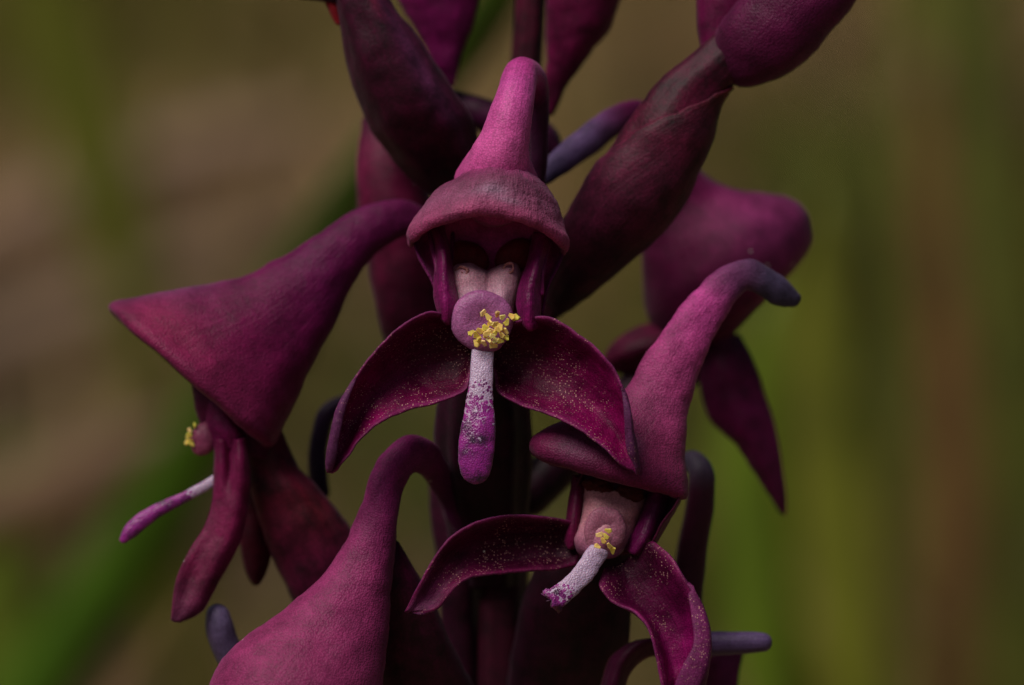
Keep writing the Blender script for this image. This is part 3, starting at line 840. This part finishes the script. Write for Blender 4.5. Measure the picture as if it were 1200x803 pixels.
# ================= sideways flower, facing left
def side_flower():
    f = flower('violet flower turned sideways with thin magenta lip poking out beneath its flared hood', (300, 500, 170))
    bf = Buf()
    rg = [(520, 262, 514, 284, 200), (500, 247, 497, 275, 185), (478, 237, 480, 271, 175), (450, 237, 453, 284, 165), (420, 246, 428, 306, 158), (385, 268, 407, 340, 152), (345, 295, 388, 383, 150), (300, 320, 367, 420, 148),
          (250, 334, 349, 460, 146), (200, 343, 334, 492, 142), (158, 351, 324, 512, 138), (128, 361, 316, 524, 136), (133, 368, 312, 525, 140)]
    hc = stops((0, (70, 10, 46)), (0.2, (112, 22, 80)), (0.5, (112, 12, 80)), (0.75, (118, 18, 74)), (0.95, (136, 44, 84)), (1, (140, 54, 92)))
    hc = spot(hc, 0.86, 0.0, 0.14, 0.08, (128, 92, 108), 0.9)  # pale highlight along the hood's upper edge, painted into the colour
    hc = spot(hc, 0.93, 0.86, 0.07, 0.12, (160, 50, 84), 0.5)
    horn(bf, rg, hc, flat((92, 10, 62)), thick=6, nu=90, nv=56, amp=2.4, size=46, ratio=0.6)
    rg = [(262, 400, 338, 450, 150), (238, 425, 334, 480, 148), (227, 446, 330, 500, 146), (230, 475, 322, 516, 144), (237, 502, 316, 528, 142), (246, 524, 311, 538, 142)]
    horn(bf, rg, stops((0, (112, 12, 80)), (0.5, (104, 8, 70)), (1, (84, 8, 50))), flat((84, 8, 52)), thick=6, nu=50, nv=44, amp=3, size=40, ratio=0.45)
    build('hood', bf, M_hood, f)
    bf = Buf()
    sheet(bf, [[(238, 462, 136), (250, 466, 122), (262, 472, 120), (272, 480, 130)], [(239, 482, 132), (252, 484, 118), (268, 490, 114), (282, 498, 126)],
               [(242, 502, 130), (256, 504, 114), (274, 508, 110), (290, 514, 122)], [(247, 524, 130), (258, 526, 118), (276, 528, 114), (290, 532, 124)]],
          stops((0, (100, 10, 76)), (0.6, (120, 18, 90)), (1, (112, 20, 80))), thick=4, nu=30, nv=30, amp=2)
    build('petal', bf, M_gloss, f)
    bf = Buf()
    sheet(bf, [[(252, 512, 128), (260, 515, 110), (270, 515, 118), (280, 515, 102), (290, 512, 118)], [(251, 545, 120), (260, 545, 106), (269, 545, 116), (281, 545, 96), (292, 545, 114)],
               [(250, 580, 112), (258, 585, 106), (278, 588, 98), (291, 588, 112)], [(240, 615, 104), (250, 622, 102), (270, 628, 96), (283, 630, 110)],
               [(220, 648, 96), (232, 656, 98), (252, 662, 94), (266, 666, 108)], [(207, 678, 90), (218, 686, 94), (236, 694, 92), (248, 696, 104)],
               [(202, 705, 88), (210, 712, 90), (224, 716, 90), (233, 718, 98)], [(200, 726, 90), (204, 729, 90), (209, 729, 90), (213, 727, 92)]],
          edged(stops((0, (126, 26, 84)), (0.4, (132, 44, 86)), (0.75, (126, 50, 82)), (0.9, (112, 60, 82)), (1, (104, 66, 84))), (118, 40, 78), 0.1), flat((110, 24, 66)), thick=6, nu=60, nv=26, amp=2.4)
    build('lateral_sepal', bf, M_petal, f)
    bf = Buf()
    sheet(bf, [[(282, 540, 190), (300, 545, 180), (322, 540, 195)], [(280, 590, 186), (298, 595, 176), (322, 590, 192)], [(282, 640, 186), (298, 645, 178), (320, 640, 192)], [(290, 676, 190), (298, 680, 186), (310, 676, 192)], [(296, 686, 192), (300, 687, 190), (304, 686, 192)]],
          flat((84, 14, 38)), thick=6, amp=2)
    build('lateral_sepal', bf, M_petal, f)
    bf = Buf()
    tube(bf, [(262, 556, 124, 6.5), (240, 570, 120, 6), (215, 583, 116, 6.5), (188, 596, 112, 8), (165, 611, 108, 9.5), (150, 626, 106, 8), (145, 632, 106, 5)],
         lambda u, v: np.stack([np.interp(u, [0, 0.16, 0.3, 0.45, 1], [0.1, 0.25, 0.65, 1.15, 1.3])] * 3, -1), nu=50, nv=22, flatten=0.6)
    build('lip', bf, M_lip, f)
    bf = Buf()
    blob(bf, (239, 514, 128), 15, 21, 9, stops((0, (150, 80, 96)), (1, (150, 70, 110))), 0.3, n=20, amp=1.6)
    build('stigma', bf, M_wax, f)
    pollen(f, [(222, 504, 122), (220, 512, 120), (224, 519, 120), (228, 499, 122), (222, 510, 116), (219, 518, 124)], 8, 0.9)
    bf = Buf()
    rg = [(330, 508, 292, 520, 150), (345, 540, 288, 545, 160), (372, 572, 294, 585, 168), (400, 606, 310, 635, 178), (428, 650, 334, 690, 192), (462, 700, 366, 750, 210), (500, 750, 410, 800, 232), (560, 790, 480, 850, 256)]
    P = horn_px(rg, 70, 40)
    ph = np.linspace(0, 2 * math.pi, 40, endpoint=False); ctr = P.mean(axis=1, keepdims=True)
    P = ctr + (P - ctr) * (1 + 0.05 * np.cos(5 * ph))[None, :, None]
    oc = stops((0, (70, 12, 34)), (0.25, (110, 32, 50)), (0.5, (112, 34, 66)), (1, (60, 8, 36)))
    oc = spot(oc, 0.3, 0.86, 0.09, 0.1, (120, 58, 40), 0.6)
    solid(bf, P, oc, amp=2.5)
    build('ovary', bf, M_ovary, f)
side_flower()

# ================= low flower, hood seen from behind and above
def low_flower():
    f = flower('pink flower bending down, its broad hood pale and dusty with hooked spur', (420, 760, 60))
    bf = Buf()
    rg = [(560, 650, 545, 640, 190), (548, 610, 528, 612, 176), (534, 576, 514, 584, 154), (520, 543, 501, 560, 118), (505, 520, 492, 551, 82), (480, 514, 482, 554, 56), (454, 528, 471, 572, 46), (437, 556, 464, 600, 40), (426, 596, 460, 640, 34),
          (407, 636, 456, 684, 28), (377, 678, 452, 728, 20), (335, 716, 448, 772, 12), (290, 748, 444, 818, 4), (258, 782, 438, 862, 0), (248, 812, 424, 900, 0), (256, 842, 404, 930, 4)]
    hc = stops((0, (60, 8, 44)), (0.18, (110, 18, 84)), (0.3, (140, 44, 104)), (0.45, (152, 58, 112)), (0.6, (164, 76, 114)), (0.8, (164, 76, 110)), (1, (150, 66, 100)))
    hc = spot(hc, 0.9, 0.05, 0.12, 0.06, (170, 110, 140), 0.7)  # lit upper left side of the hood, put into the colour
    hc = spot(hc, 0.62, 0.55, 0.25, 0.1, (120, 12, 80), 0.7)  # shaded right side of the hood, painted darker
    horn(bf, rg, hc, flat((92, 10, 62)), thick=6, nu=110, nv=64, amp=2.6, size=44, ratio=0.8)
    build('hood', bf, M_hood, f)
    bf = Buf()
    rg = [(470, 640, 440, 650, 60), (500, 690, 430, 700, 80), (525, 745, 430, 760, 110), (552, 800, 440, 830, 150), (590, 870, 490, 910, 220)]
    solid(bf, horn_px(rg, 44, 32), stops((0, (92, 14, 58)), (1, (62, 6, 36))), amp=2)
    build('ovary', bf, M_ovary, f)
low_flower()

# ================= lower right flower, half turned, with long bent spur
def right_flower():
    f = flower('rosy flower half turned beside the front one, lip broken short, few pollen flakes', (730, 640, 70))
    bf = Buf()
    rg = [(934, 346, 927, 358, 120), (921, 330, 908, 355, 112), (901, 315, 893, 345, 104), (875, 306, 876, 339, 96), (846, 316, 862, 348, 88), (816, 342, 846, 373, 80), (786, 380, 830, 404, 70), (760, 416, 815, 442, 62),
          (735, 455, 806, 480, 54), (698, 484, 801, 512, 46), (656, 497, 800, 540, 42), (633, 508, 803, 560, 38), (622, 521, 804, 575, 36), (626, 534, 802, 584, 38), (636, 541, 796, 585, 42)]
    hc = stops((0, (74, 92, 96)), (0.15, (84, 94, 100)), (0.28, (140, 84, 116)), (0.36, (206, 100, 156)), (0.55, (196, 96, 140)), (0.72, (166, 84, 116)), (0.9, (150, 66, 96)), (1, (132, 24, 84)))
    hc = spot(hc, 0.85, 0.0, 0.1, 0.1, (150, 40, 96), 0.8)
    hc = spot(hc, 0.9, 0.82, 0.05, 0.05, (190, 170, 180), 0.7)  # white-grey highlight painted on the hood's left lobe
    hc = spot(hc, 0.9, 0.8, 0.1, 0.13, (92, 26, 56), 0.9)
    hc = spot(hc, 0.88, 0.74, 0.03, 0.03, (196, 176, 184), 0.6)  # second, smaller painted highlight
    horn(bf, rg, hc, flat((92, 10, 62)), thick=5, nu=100, nv=64, amp=2.4, size=40, ratio=0.54)
    rows = [
        [(690, 545, 40), (680, 552, 70), (700, 548, 110), (740, 552, 120), (780, 560, 100), (800, 566, 50), (800, 570, 22)],
        [(672, 580, 50), (680, 582, 74), (700, 580, 106), (740, 585, 112), (775, 590, 96), (792, 592, 50), (792, 592, 16)],
        [(672, 610, 54), (680, 612, 76), (700, 612, 98), (735, 616, 104), (765, 616, 90), (780, 614, 50), (778, 612, 16)],
        [(680, 640, 60), (690, 645, 80), (705, 648, 92), (730, 650, 94), (752, 644, 84), (764, 638, 54), (766, 634, 20)]]
    sheet(bf, rows, stops((0, (84, 10, 40)), (1, (96, 12, 54))), flat((96, 14, 60)), thick=5, nu=36, nv=44, amp=2)
    build('hood', bf, M_hood, f)
    for (x, y, rot) in ((701, 571, 0.25), (737, 579, 0.1)):
        bf = Buf(); blob(bf, (x, y, 42), 20, 11, 7, flat((84, 26, 22)), rot, n=20, amp=3.2, size=12)
        build('anther', bf, M_petal, f)
    bf = Buf()
    sheet(bf, [
        [(684, 572, 60), (694, 570, 46), (712, 576, 40), (730, 576, 42), (744, 580, 48), (757, 584, 66)],
        [(684, 590, 50), (694, 590, 34), (710, 592, 28), (728, 594, 30), (742, 596, 38), (752, 598, 58)],
        [(680, 612, 44), (690, 612, 28), (706, 612, 20), (722, 614, 22), (734, 616, 32), (744, 616, 52)],
        [(674, 636, 40), (684, 638, 24), (700, 640, 14), (714, 640, 16), (726, 640, 28), (734, 638, 46)],
        [(680, 650, 42), (690, 652, 28), (700, 654, 20), (712, 654, 22), (720, 652, 30), (726, 648, 44)]],
        stops((0, (200, 140, 150)), (0.5, (196, 136, 150)), (1, (140, 76, 120))), thick=5, nu=40, nv=36, amp=2, size=22)
    build('column', bf, M_wax, f)
    bf = Buf()
    blob(bf, (709, 622, 20), 25, 29, 9, stops((0, (160, 106, 124)), (1, (156, 96, 122))), 0.1, n=22, amp=1.6, size=24, power=0.8, dent=6)
    build('stigma', bf, M_wax, f)
    pollen(f, [(703, 627, 0), (713, 622, -1), (700, 640, 2), (707, 634, -2), (714, 640, 0), (718, 645, 4), (710, 629, -2)], 15, 0.9)
    bf = Buf()
    sheet(bf, [[(760, 578, 60), (772, 576, 40), (784, 582, 60)], [(752, 600, 52), (764, 602, 32), (778, 606, 56)], [(742, 624, 42), (754, 630, 24), (768, 632, 48)], [(732, 644, 38), (742, 650, 26), (752, 648, 40)]],
          flat((112, 20, 92)), thick=5, nu=26, nv=18)
    build('petal', bf, M_gloss, f)
    bf = Buf()
    sheet(bf, [[(672, 556, 70), (678, 558, 56), (688, 562, 66)], [(668, 584, 62), (675, 588, 46), (685, 592, 58)], [(664, 614, 54), (671, 620, 38), (680, 624, 50)], [(662, 636, 50), (668, 644, 40), (674, 642, 46)]],
          flat((104, 16, 70)), thick=5, nu=26, nv=18)
    build('petal', bf, M_gloss, f)
    # broken lip
    bf = Buf()
    P = tube_px([(700, 648, 14, 12), (690, 664, 6, 12.5), (675, 682, -2, 12), (658, 696, -8, 13), (646, 704, -10, 14)], 40, 28, 0.35)
    P = P[:-4]
    for q_ in range(3):
        P[-1 - q_] += np.stack([np.sin(np.arange(28) * 2.1) * (5 - q_ * 1.5), np.cos(np.arange(28) * 1.3) * (4 - q_), np.zeros(28)], -1)
    solid(bf, P, lambda u, v: np.stack([np.interp(u, [0, 0.3, 0.6, 0.85, 1], [0.1, 0.16, 0.3, 0.85, 1.1])] * 3, -1), amp=1.6, size=18)
    build('lip', bf, M_lip, f, label='lip with a ragged broken end')
    # sepals
    bf = Buf()
    sc = edged(stops((0, (62, 8, 36)), (0.4, (80, 10, 48)), (0.7, (96, 28, 60)), (1, (116, 70, 92))), (124, 44, 80), 0.1)
    sheet(bf, [[(676, 612, 44), (680, 628, 54), (680, 645, 54), (676, 662, 40)], [(645, 606, 26), (648, 628, 52), (648, 650, 52), (645, 668, 28)], [(605, 604, 14), (606, 630, 46), (606, 655, 46), (606, 670, 18)],
               [(565, 610, 4), (568, 634, 34), (570, 660, 34), (572, 673, 6)], [(535, 625, -4), (540, 646, 20), (546, 668, 18), (550, 678, 0)], [(508, 655, -8), (516, 670, 8), (524, 688, 6), (527, 694, -6)],
               [(490, 686, -8), (498, 696, 2), (508, 708, 0), (511, 713, -8)], [(478, 710, -4), (486, 714, 0), (494, 718, -2), (500, 718, -6)], [(474, 717, -4), (478, 718, -2), (482, 718, -2), (486, 718, -3)]],
          sc, edged(flat((104, 64, 88)), (124, 80, 104), 0.2), thick=6, nu=60, nv=32, amp=2.4, seed=3)
    build('lateral_sepal', bf, M_sepal, f)
    bf = Buf()
    sc2 = edged(stops((0, (66, 14, 40)), (0.3, (96, 16, 62)), (0.6, (142, 26, 96)), (1, (150, 34, 100))), (144, 56, 100), 0.12)
    sheet(bf, [[(766, 634, 24), (745, 646, 34), (728, 660, 38), (708, 668, 30)], [(786, 652, 4), (762, 664, 26), (734, 680, 32), (702, 688, 10)], [(806, 682, -12), (778, 694, 20), (745, 706, 26), (716, 704, 0)],
               [(820, 708, -22), (795, 722, 14), (765, 728, 20), (744, 716, -8)], [(829, 738, -30), (805, 752, 6), (780, 754, 14), (760, 736, -14)], [(830, 772, -36), (810, 782, 0), (790, 786, 8), (769, 768, -18)],
               [(826, 804, -38), (810, 814, -8), (794, 818, 0), (776, 802, -22)], [(816, 834, -38), (806, 840, -18), (796, 842, -12), (784, 834, -24)], [(800, 856, -32), (798, 857, -28), (796, 857, -27), (794, 856, -30)]],
          sc2, edged(flat((120, 74, 100)), (140, 90, 116), 0.2), thick=6, nu=60, nv=36, amp=2.6, seed=6)
    # outer margin folded forward over the blade
    sheet(bf, [[(806, 682, -13), (811, 690, -22), (806, 697, -26)], [(821, 708, -23), (822, 722, -34), (811, 728, -38)], [(830, 738, -31), (828, 752, -44), (812, 756, -48)],
               [(831, 772, -37), (825, 784, -52), (800, 780, -54)], [(827, 804, -39), (816, 812, -54), (790, 806, -54)], [(816, 834, -39), (806, 838, -48), (788, 832, -48)]],
          flat((132, 72, 104)), thick=5, nu=36, nv=16, amp=1.6)
    build('lateral_sepal', bf, M_sepal, f)
    bf = Buf()
    rg = [(760, 600, 690, 590, 120), (752, 650, 650, 630, 132), (740, 710, 616, 690, 150), (735, 770, 600, 760, 180), (700, 850, 590, 840, 220)]
    solid(bf, horn_px(rg, 44, 34), flat((62, 8, 36)), amp=2)
    build('ovary', bf, M_ovary, f)
right_flower()

# ================= far right flower, out of focus
def far_flower():
    f = flower('blurred purple flower behind the bent spur, hood rounded and one sepal drooping', (830, 400, 330))
    bf = Buf()
    rg = [(628, 204, 634, 216, 150), (646, 184, 658, 204, 160), (680, 155, 692, 180, 180), (714, 129, 724, 156, 205), (742, 119, 744, 146, 225), (772, 126, 760, 160, 250), (796, 156, 762, 194, 275), (816, 200, 757, 240, 300), (850, 222, 755, 285, 315),
          (892, 228, 756, 335, 325), (928, 236, 764, 378, 330), (948, 264, 792, 404, 330), (944, 296, 822, 408, 330), (928, 318, 846, 404, 330)]
    hc = stops((0, (88, 104, 116)), (0.22, (108, 106, 124)), (0.34, (110, 28, 80)), (0.5, (92, 8, 62)), (0.65, (104, 14, 68)), (0.85, (132, 36, 84)), (1, (116, 12, 70)))
    hc = spot(hc, 0.8, 0.02, 0.2, 0.12, (150, 78, 112), 0.7)  # highlight on the top of the hood, painted as vertex colour
    hc = spot(hc, 0.8, 0.5, 0.3, 0.2, (70, 6, 44), 0.85)
    hc = spot(hc, 0.86, 0.86, 0.12, 0.1, (176, 92, 132), 0.7)  # brighter lit side of the hood, painted in as well
    horn(bf, rg, hc, flat((92, 10, 62)), thick=6, nu=90, nv=48, amp=3, size=60, ratio=0.7)
    build('hood', bf, M_hood, f)
    bf = Buf()
    sheet(bf, [[(826, 385, 320), (846, 392, 300), (868, 392, 320)], [(820, 425, 312), (850, 430, 292), (882, 424, 312)], [(822, 462, 306), (858, 466, 288), (896, 462, 308)], [(834, 494, 304), (870, 492, 288), (906, 492, 306)],
               [(860, 518, 304), (884, 522, 290), (913, 522, 304)], [(882, 550, 306), (900, 556, 294), (918, 554, 304)], [(902, 582, 308), (912, 586, 300), (921, 582, 306)], [(916, 602, 308), (919, 604, 306), (921, 603, 308)]],
          stops((0, (84, 8, 56)), (0.5, (104, 14, 74)), (1, (104, 36, 72))), thick=6, nu=50, amp=3)
    build('lateral_sepal', bf, M_petal, f)
    bf = Buf()
    sheet(bf, [[(790, 374, 330), (792, 400, 300), (790, 432, 330)], [(760, 380, 322), (764, 405, 294), (764, 438, 322)], [(734, 390, 318), (738, 412, 296), (742, 440, 318)], [(714, 408, 320), (718, 420, 308), (722, 436, 320)], [(706, 424, 324), (710, 428, 320), (714, 434, 324)]],
          flat((96, 12, 56)), thick=6, amp=2)
    build('lateral_sepal', bf, M_petal, f)
    bf = Buf()
    tube(bf, [(820, 400, 340, 40), (790, 430, 345, 34), (740, 470, 330, 30), (680, 520, 300, 28), (620, 580, 275, 26)], flat((66, 8, 40)), nu=40, nv=28)
    build('ovary', bf, M_ovary, f)
far_flower()

# ================= upper right flower above its twisted ovary
def upper_right_flower():
    f = flower('dark flower held high on a thick twisted ovary clasped by a bract', (840, 90, 120))
    rg = [(600, 400, 610, 430, 255), (622, 372, 640, 394, 225), (636, 346, 654, 370, 195), (646, 300, 700, 335, 160), (664, 258, 752, 290, 135), (692, 206, 789, 251, 118), (724, 162, 814, 205, 110), (754, 117, 833, 158, 108), (787, 82, 846, 117, 108), (820, 55, 862, 98, 110), (850, 30, 900, 60, 112)]
    bf = Buf()
    P = horn_px(rg, 80, 48)
    ph = np.linspace(0, 2 * math.pi, 48, endpoint=False); ctr = P.mean(axis=1, keepdims=True)
    tw = np.linspace(0, 2.2, P.shape[0])[:, None]
    P = ctr + (P - ctr) * (1 + 0.035 * np.cos(6 * ph[None] + tw))[..., None]
    solid(bf, P, stops((0, (44, 4, 26)), (0.4, (82, 10, 40)), (0.75, (104, 16, 52)), (1, (84, 10, 46))), amp=2)
    build('ovary', bf, M_ovary, f)
    # bract clasping the ovary, its margin running up to the right
    bf = Buf()
    H = horn_px(rg[2:10], 60, 120)[4:]
    nu = 46
    rows = []
    for i in range(nu):
        t = i / (nu - 1)
        q = H[int(t * (H.shape[0] - 1) * 0.985)]
        c = q.mean(0)
        lo = 0.42
        hi = np.interp(t, [0, 0.5, 0.75, 1], [1.08, 1.02, 0.84, 0.56])
        idx = np.linspace(lo, hi, 26) * 120
        k0 = np.floor(idx).astype(int); fr = (idx - k0)[:, None]
        pt = q[k0 % 120] * (1 - fr) + q[(k0 + 1) % 120] * fr
        rows.append(c + (pt - c) * 1.06)
    G = np.stack(rows)
    shell(bf, G, 4, edged(stops((0, (62, 10, 34)), (0.5, (104, 42, 62)), (0.85, (100, 34, 52)), (1, (130, 60, 40))), (120, 50, 64), 0.05), amp=2.4, size=36)
    build('bract', bf, M_ovary, f)
    bf = Buf()
    rg = [(832, 68, 852, 90, 110), (838, 50, 866, 98, 108), (846, 30, 905, 92, 100), (862, 8, 942, 68, 94), (884, -18, 974, 34, 92), (908, -46, 1004, -4, 96), (930, -80, 1030, -50, 104)]
    horn(bf, rg, edged(stops((0, (76, 8, 46)), (0.4, (104, 24, 70)), (1, (96, 16, 64))), (120, 50, 86), 0.06), flat((90, 10, 60)), thick=6, nu=50, amp=2.6, ratio=0.75)
    build('hood', bf, M_hood, f)
    bf = Buf()
    rg = [(822, 64, 860, 70, 128), (817, 36, 880, 40, 134), (815, 0, 892, 4, 140), (818, -40, 900, -36, 146), (828, -80, 890, -76, 150)]
    solid(bf, horn_px(rg, 36, 32), flat((104, 10, 70)), amp=2)
    build('lateral_sepal', bf, M_petal, f)
upper_right_flower()

# ================= upper left flower: only its ovary hangs into view
def upper_left_flower():
    f = flower('flower on a big dark ovary with grey streaks, beside the pink upright spur', (420, 0, 130))
    rg = [(575, 262, 556, 284, 262), (566, 216, 520, 240, 232), (563, 176, 478, 206, 196), (553, 142, 440, 158, 166), (529, 104, 417, 110, 146), (494, 50, 404, 60, 132), (456, 0, 395, 8, 124), (424, -50, 380, -40, 122)]
    bf = Buf()
    P = horn_px(rg, 70, 48)
    ph = np.linspace(0, 2 * math.pi, 48, endpoint=False); ctr = P.mean(axis=1, keepdims=True)
    tw = np.linspace(0, 1.4, P.shape[0])[:, None]
    P = ctr + (P - ctr) * (1 + 0.035 * np.cos(6 * ph[None] + tw))[..., None]
    oc = stops((0, (56, 6, 34)), (0.4, (84, 16, 48)), (1, (76, 14, 46)))
    oc = spot(oc, 0.62, 0.86, 0.3, 0.05, (126, 92, 108), 0.7)
    oc = spot(oc, 0.95, 0.82, 0.1, 0.03, (150, 70, 70), 0.8)
    solid(bf, P, oc, amp=2.4)
    build('ovary', bf, M_ovary, f)
    bf = Buf()
    tube(bf, [(352, -8, 130, 7), (372, -6, 128, 8), (392, -4, 126, 8)], flat((60, 10, 40)), nu=16, nv=16)
    sheet(bf, [[(378, -4, 132), (386, 0, 126), (398, -4, 130)], [(384, 10, 132), (391, 14, 126), (400, 10, 130)], [(393, 28, 132), (397, 30, 129), (402, 28, 130)]], flat((150, 36, 40)), thick=4, nu=14, nv=10)
    build('lateral_sepal', bf, M_petal, f)
upper_left_flower()

# ================= flowers half hidden at the back
def back_flowers():
    f = flower('blurred reddish hood peeping out behind the violet sideways spur', (470, 280, 290))
    bf = Buf()
    rg = [(470, 146, 428, 150, 280), (488, 180, 420, 184, 275), (500, 225, 422, 230, 270), (512, 280, 430, 285, 268), (520, 335, 438, 338, 268), (524, 385, 450, 388, 270), (522, 430, 474, 432, 276)]
    horn(bf, rg, stops((0, (60, 30, 50)), (0.15, (120, 44, 76)), (0.4, (104, 20, 60)), (1, (70, 10, 40))), thick=6, nu=50, amp=3, size=60)
    build('hood', bf, M_petal, f)
    bf = Buf()
    tube(bf, [(424, 470, 262, 9), (400, 474, 256, 10), (384, 484, 250, 11), (376, 506, 246, 11), (372, 535, 244, 11), (375, 566, 246, 11), (378, 576, 248, 9)], flat((52, 24, 60)), nu=40)
    build('spur', bf, M_lav, f)

    f = flower('plum flower behind the grey-streaked ovary, ending in a bright purple petal', (530, 60, 300))
    bf = Buf()
    rg = [(536, 98, 520, 96, 262), (541, 66, 502, 62, 262), (556, 22, 478, 20, 264), (568, -24, 456, -24, 268), (572, -70, 450, -70, 272)]
    solid(bf, horn_px(rg, 40, 36, ratio=0.6), stops((0, (100, 12, 78)), (0.5, (128, 26, 98)), (1, (130, 26, 100))), amp=3)
    build('hood', bf, M_petal, f)
    bf = Buf()
    tube(bf, [(535, 120, 290, 14), (560, 132, 290, 19), (600, 150, 292, 21), (640, 166, 286, 18), (652, 178, 282, 9)], flat((72, 10, 54)), nu=30)
    build('ovary', bf, M_ovary, f)

    f = flower('plum flower behind the pink upright spur, tapering down beside the stem', (690, 20, 250))
    bf = Buf()
    rg = [(650, 132, 636, 130, 250), (670, 92, 638, 92, 244), (710, 40, 640, 42, 238), (728, 0, 640, 0, 234), (742, -50, 642, -50, 232)]
    solid(bf, horn_px(rg, 40, 36, ratio=0.7), stops((0, (92, 10, 56)), (0.5, (112, 18, 72)), (1, (104, 14, 66))), amp=3)
    build('hood', bf, M_petal, f)

    f = flower('half hidden flower with smoky arched spur between the green blade and folded sepal', (790, 700, 220))
    bf = Buf()
    tube(bf, [(790, 760, 200, 24), (804, 700, 192, 20), (812, 640, 184, 18), (821, 585, 176, 16.5), (821, 552, 174, 15), (812, 540, 186, 12), (798, 546, 200, 10)], stops((0, (70, 8, 40)), (0.5, (70, 12, 44)), (0.72, (80, 24, 52)), (0.8, (84, 72, 92)), (1, (78, 68, 86))), nu=60)
    build('spur', bf, M_lav, f)
    bf = Buf()
    tube(bf, [(780, 760, 120, 15), (820, 755, 112, 14), (850, 754, 106, 13.5), (880, 753, 102, 12.5), (894, 753, 100, 11)], stops((0, (80, 50, 96)), (1, (104, 84, 128))), nu=36)
    build('spur', bf, M_lav, f, label='short straight lavender spur')
    bf = Buf()
    sheet(bf, [[(820, 780, 260), (840, 766, 250), (872, 764, 262)], [(824, 800, 256), (846, 796, 246), (866, 790, 258)], [(828, 836, 258), (846, 836, 250), (864, 830, 260)]], flat((108, 40, 84)), thick=6, amp=2)
    build('lateral_sepal', bf, M_petal, f)
    bf = Buf()
    sheet(bf, [[(704, 830, 110), (716, 832, 84), (728, 834, 100)], [(706, 798, 104), (722, 792, 78), (734, 800, 98)], [(716, 772, 98), (736, 766, 74), (746, 780, 96)], [(736, 756, 96), (756, 752, 76), (762, 770, 96)], [(764, 750, 100), (780, 752, 84), (782, 768, 100)]],
          edged(flat((76, 14, 52)), (110, 50, 40), 0.12), thick=5, amp=2)
    build('petal', bf, M_petal, f)

    f = flower('low flower showing one blunt lavender spur end beside the dusty pink hood', (330, 800, 150))
    bf = Buf()
    tube(bf, [(330, 800, 150, 15), (300, 792, 140, 16), (276, 776, 128, 17), (262, 752, 120, 17), (257, 732, 118, 17), (256, 724, 118, 15)], stops((0, (70, 50, 80)), (1, (104, 90, 126))), nu=40, amp=1.5)
    build('spur', bf, M_lav, f)
    bf = Buf()
    rg = [(545, 540, 500, 556, 226), (548, 600, 504, 606, 226), (552, 660, 512, 664, 230), (556, 740, 516, 744, 240), (560, 840, 510, 844, 250)]
    solid(bf, horn_px(rg, 30, 28), flat((70, 8, 42)), amp=2)
    build('ovary', bf, M_ovary, f)
back_flowers()
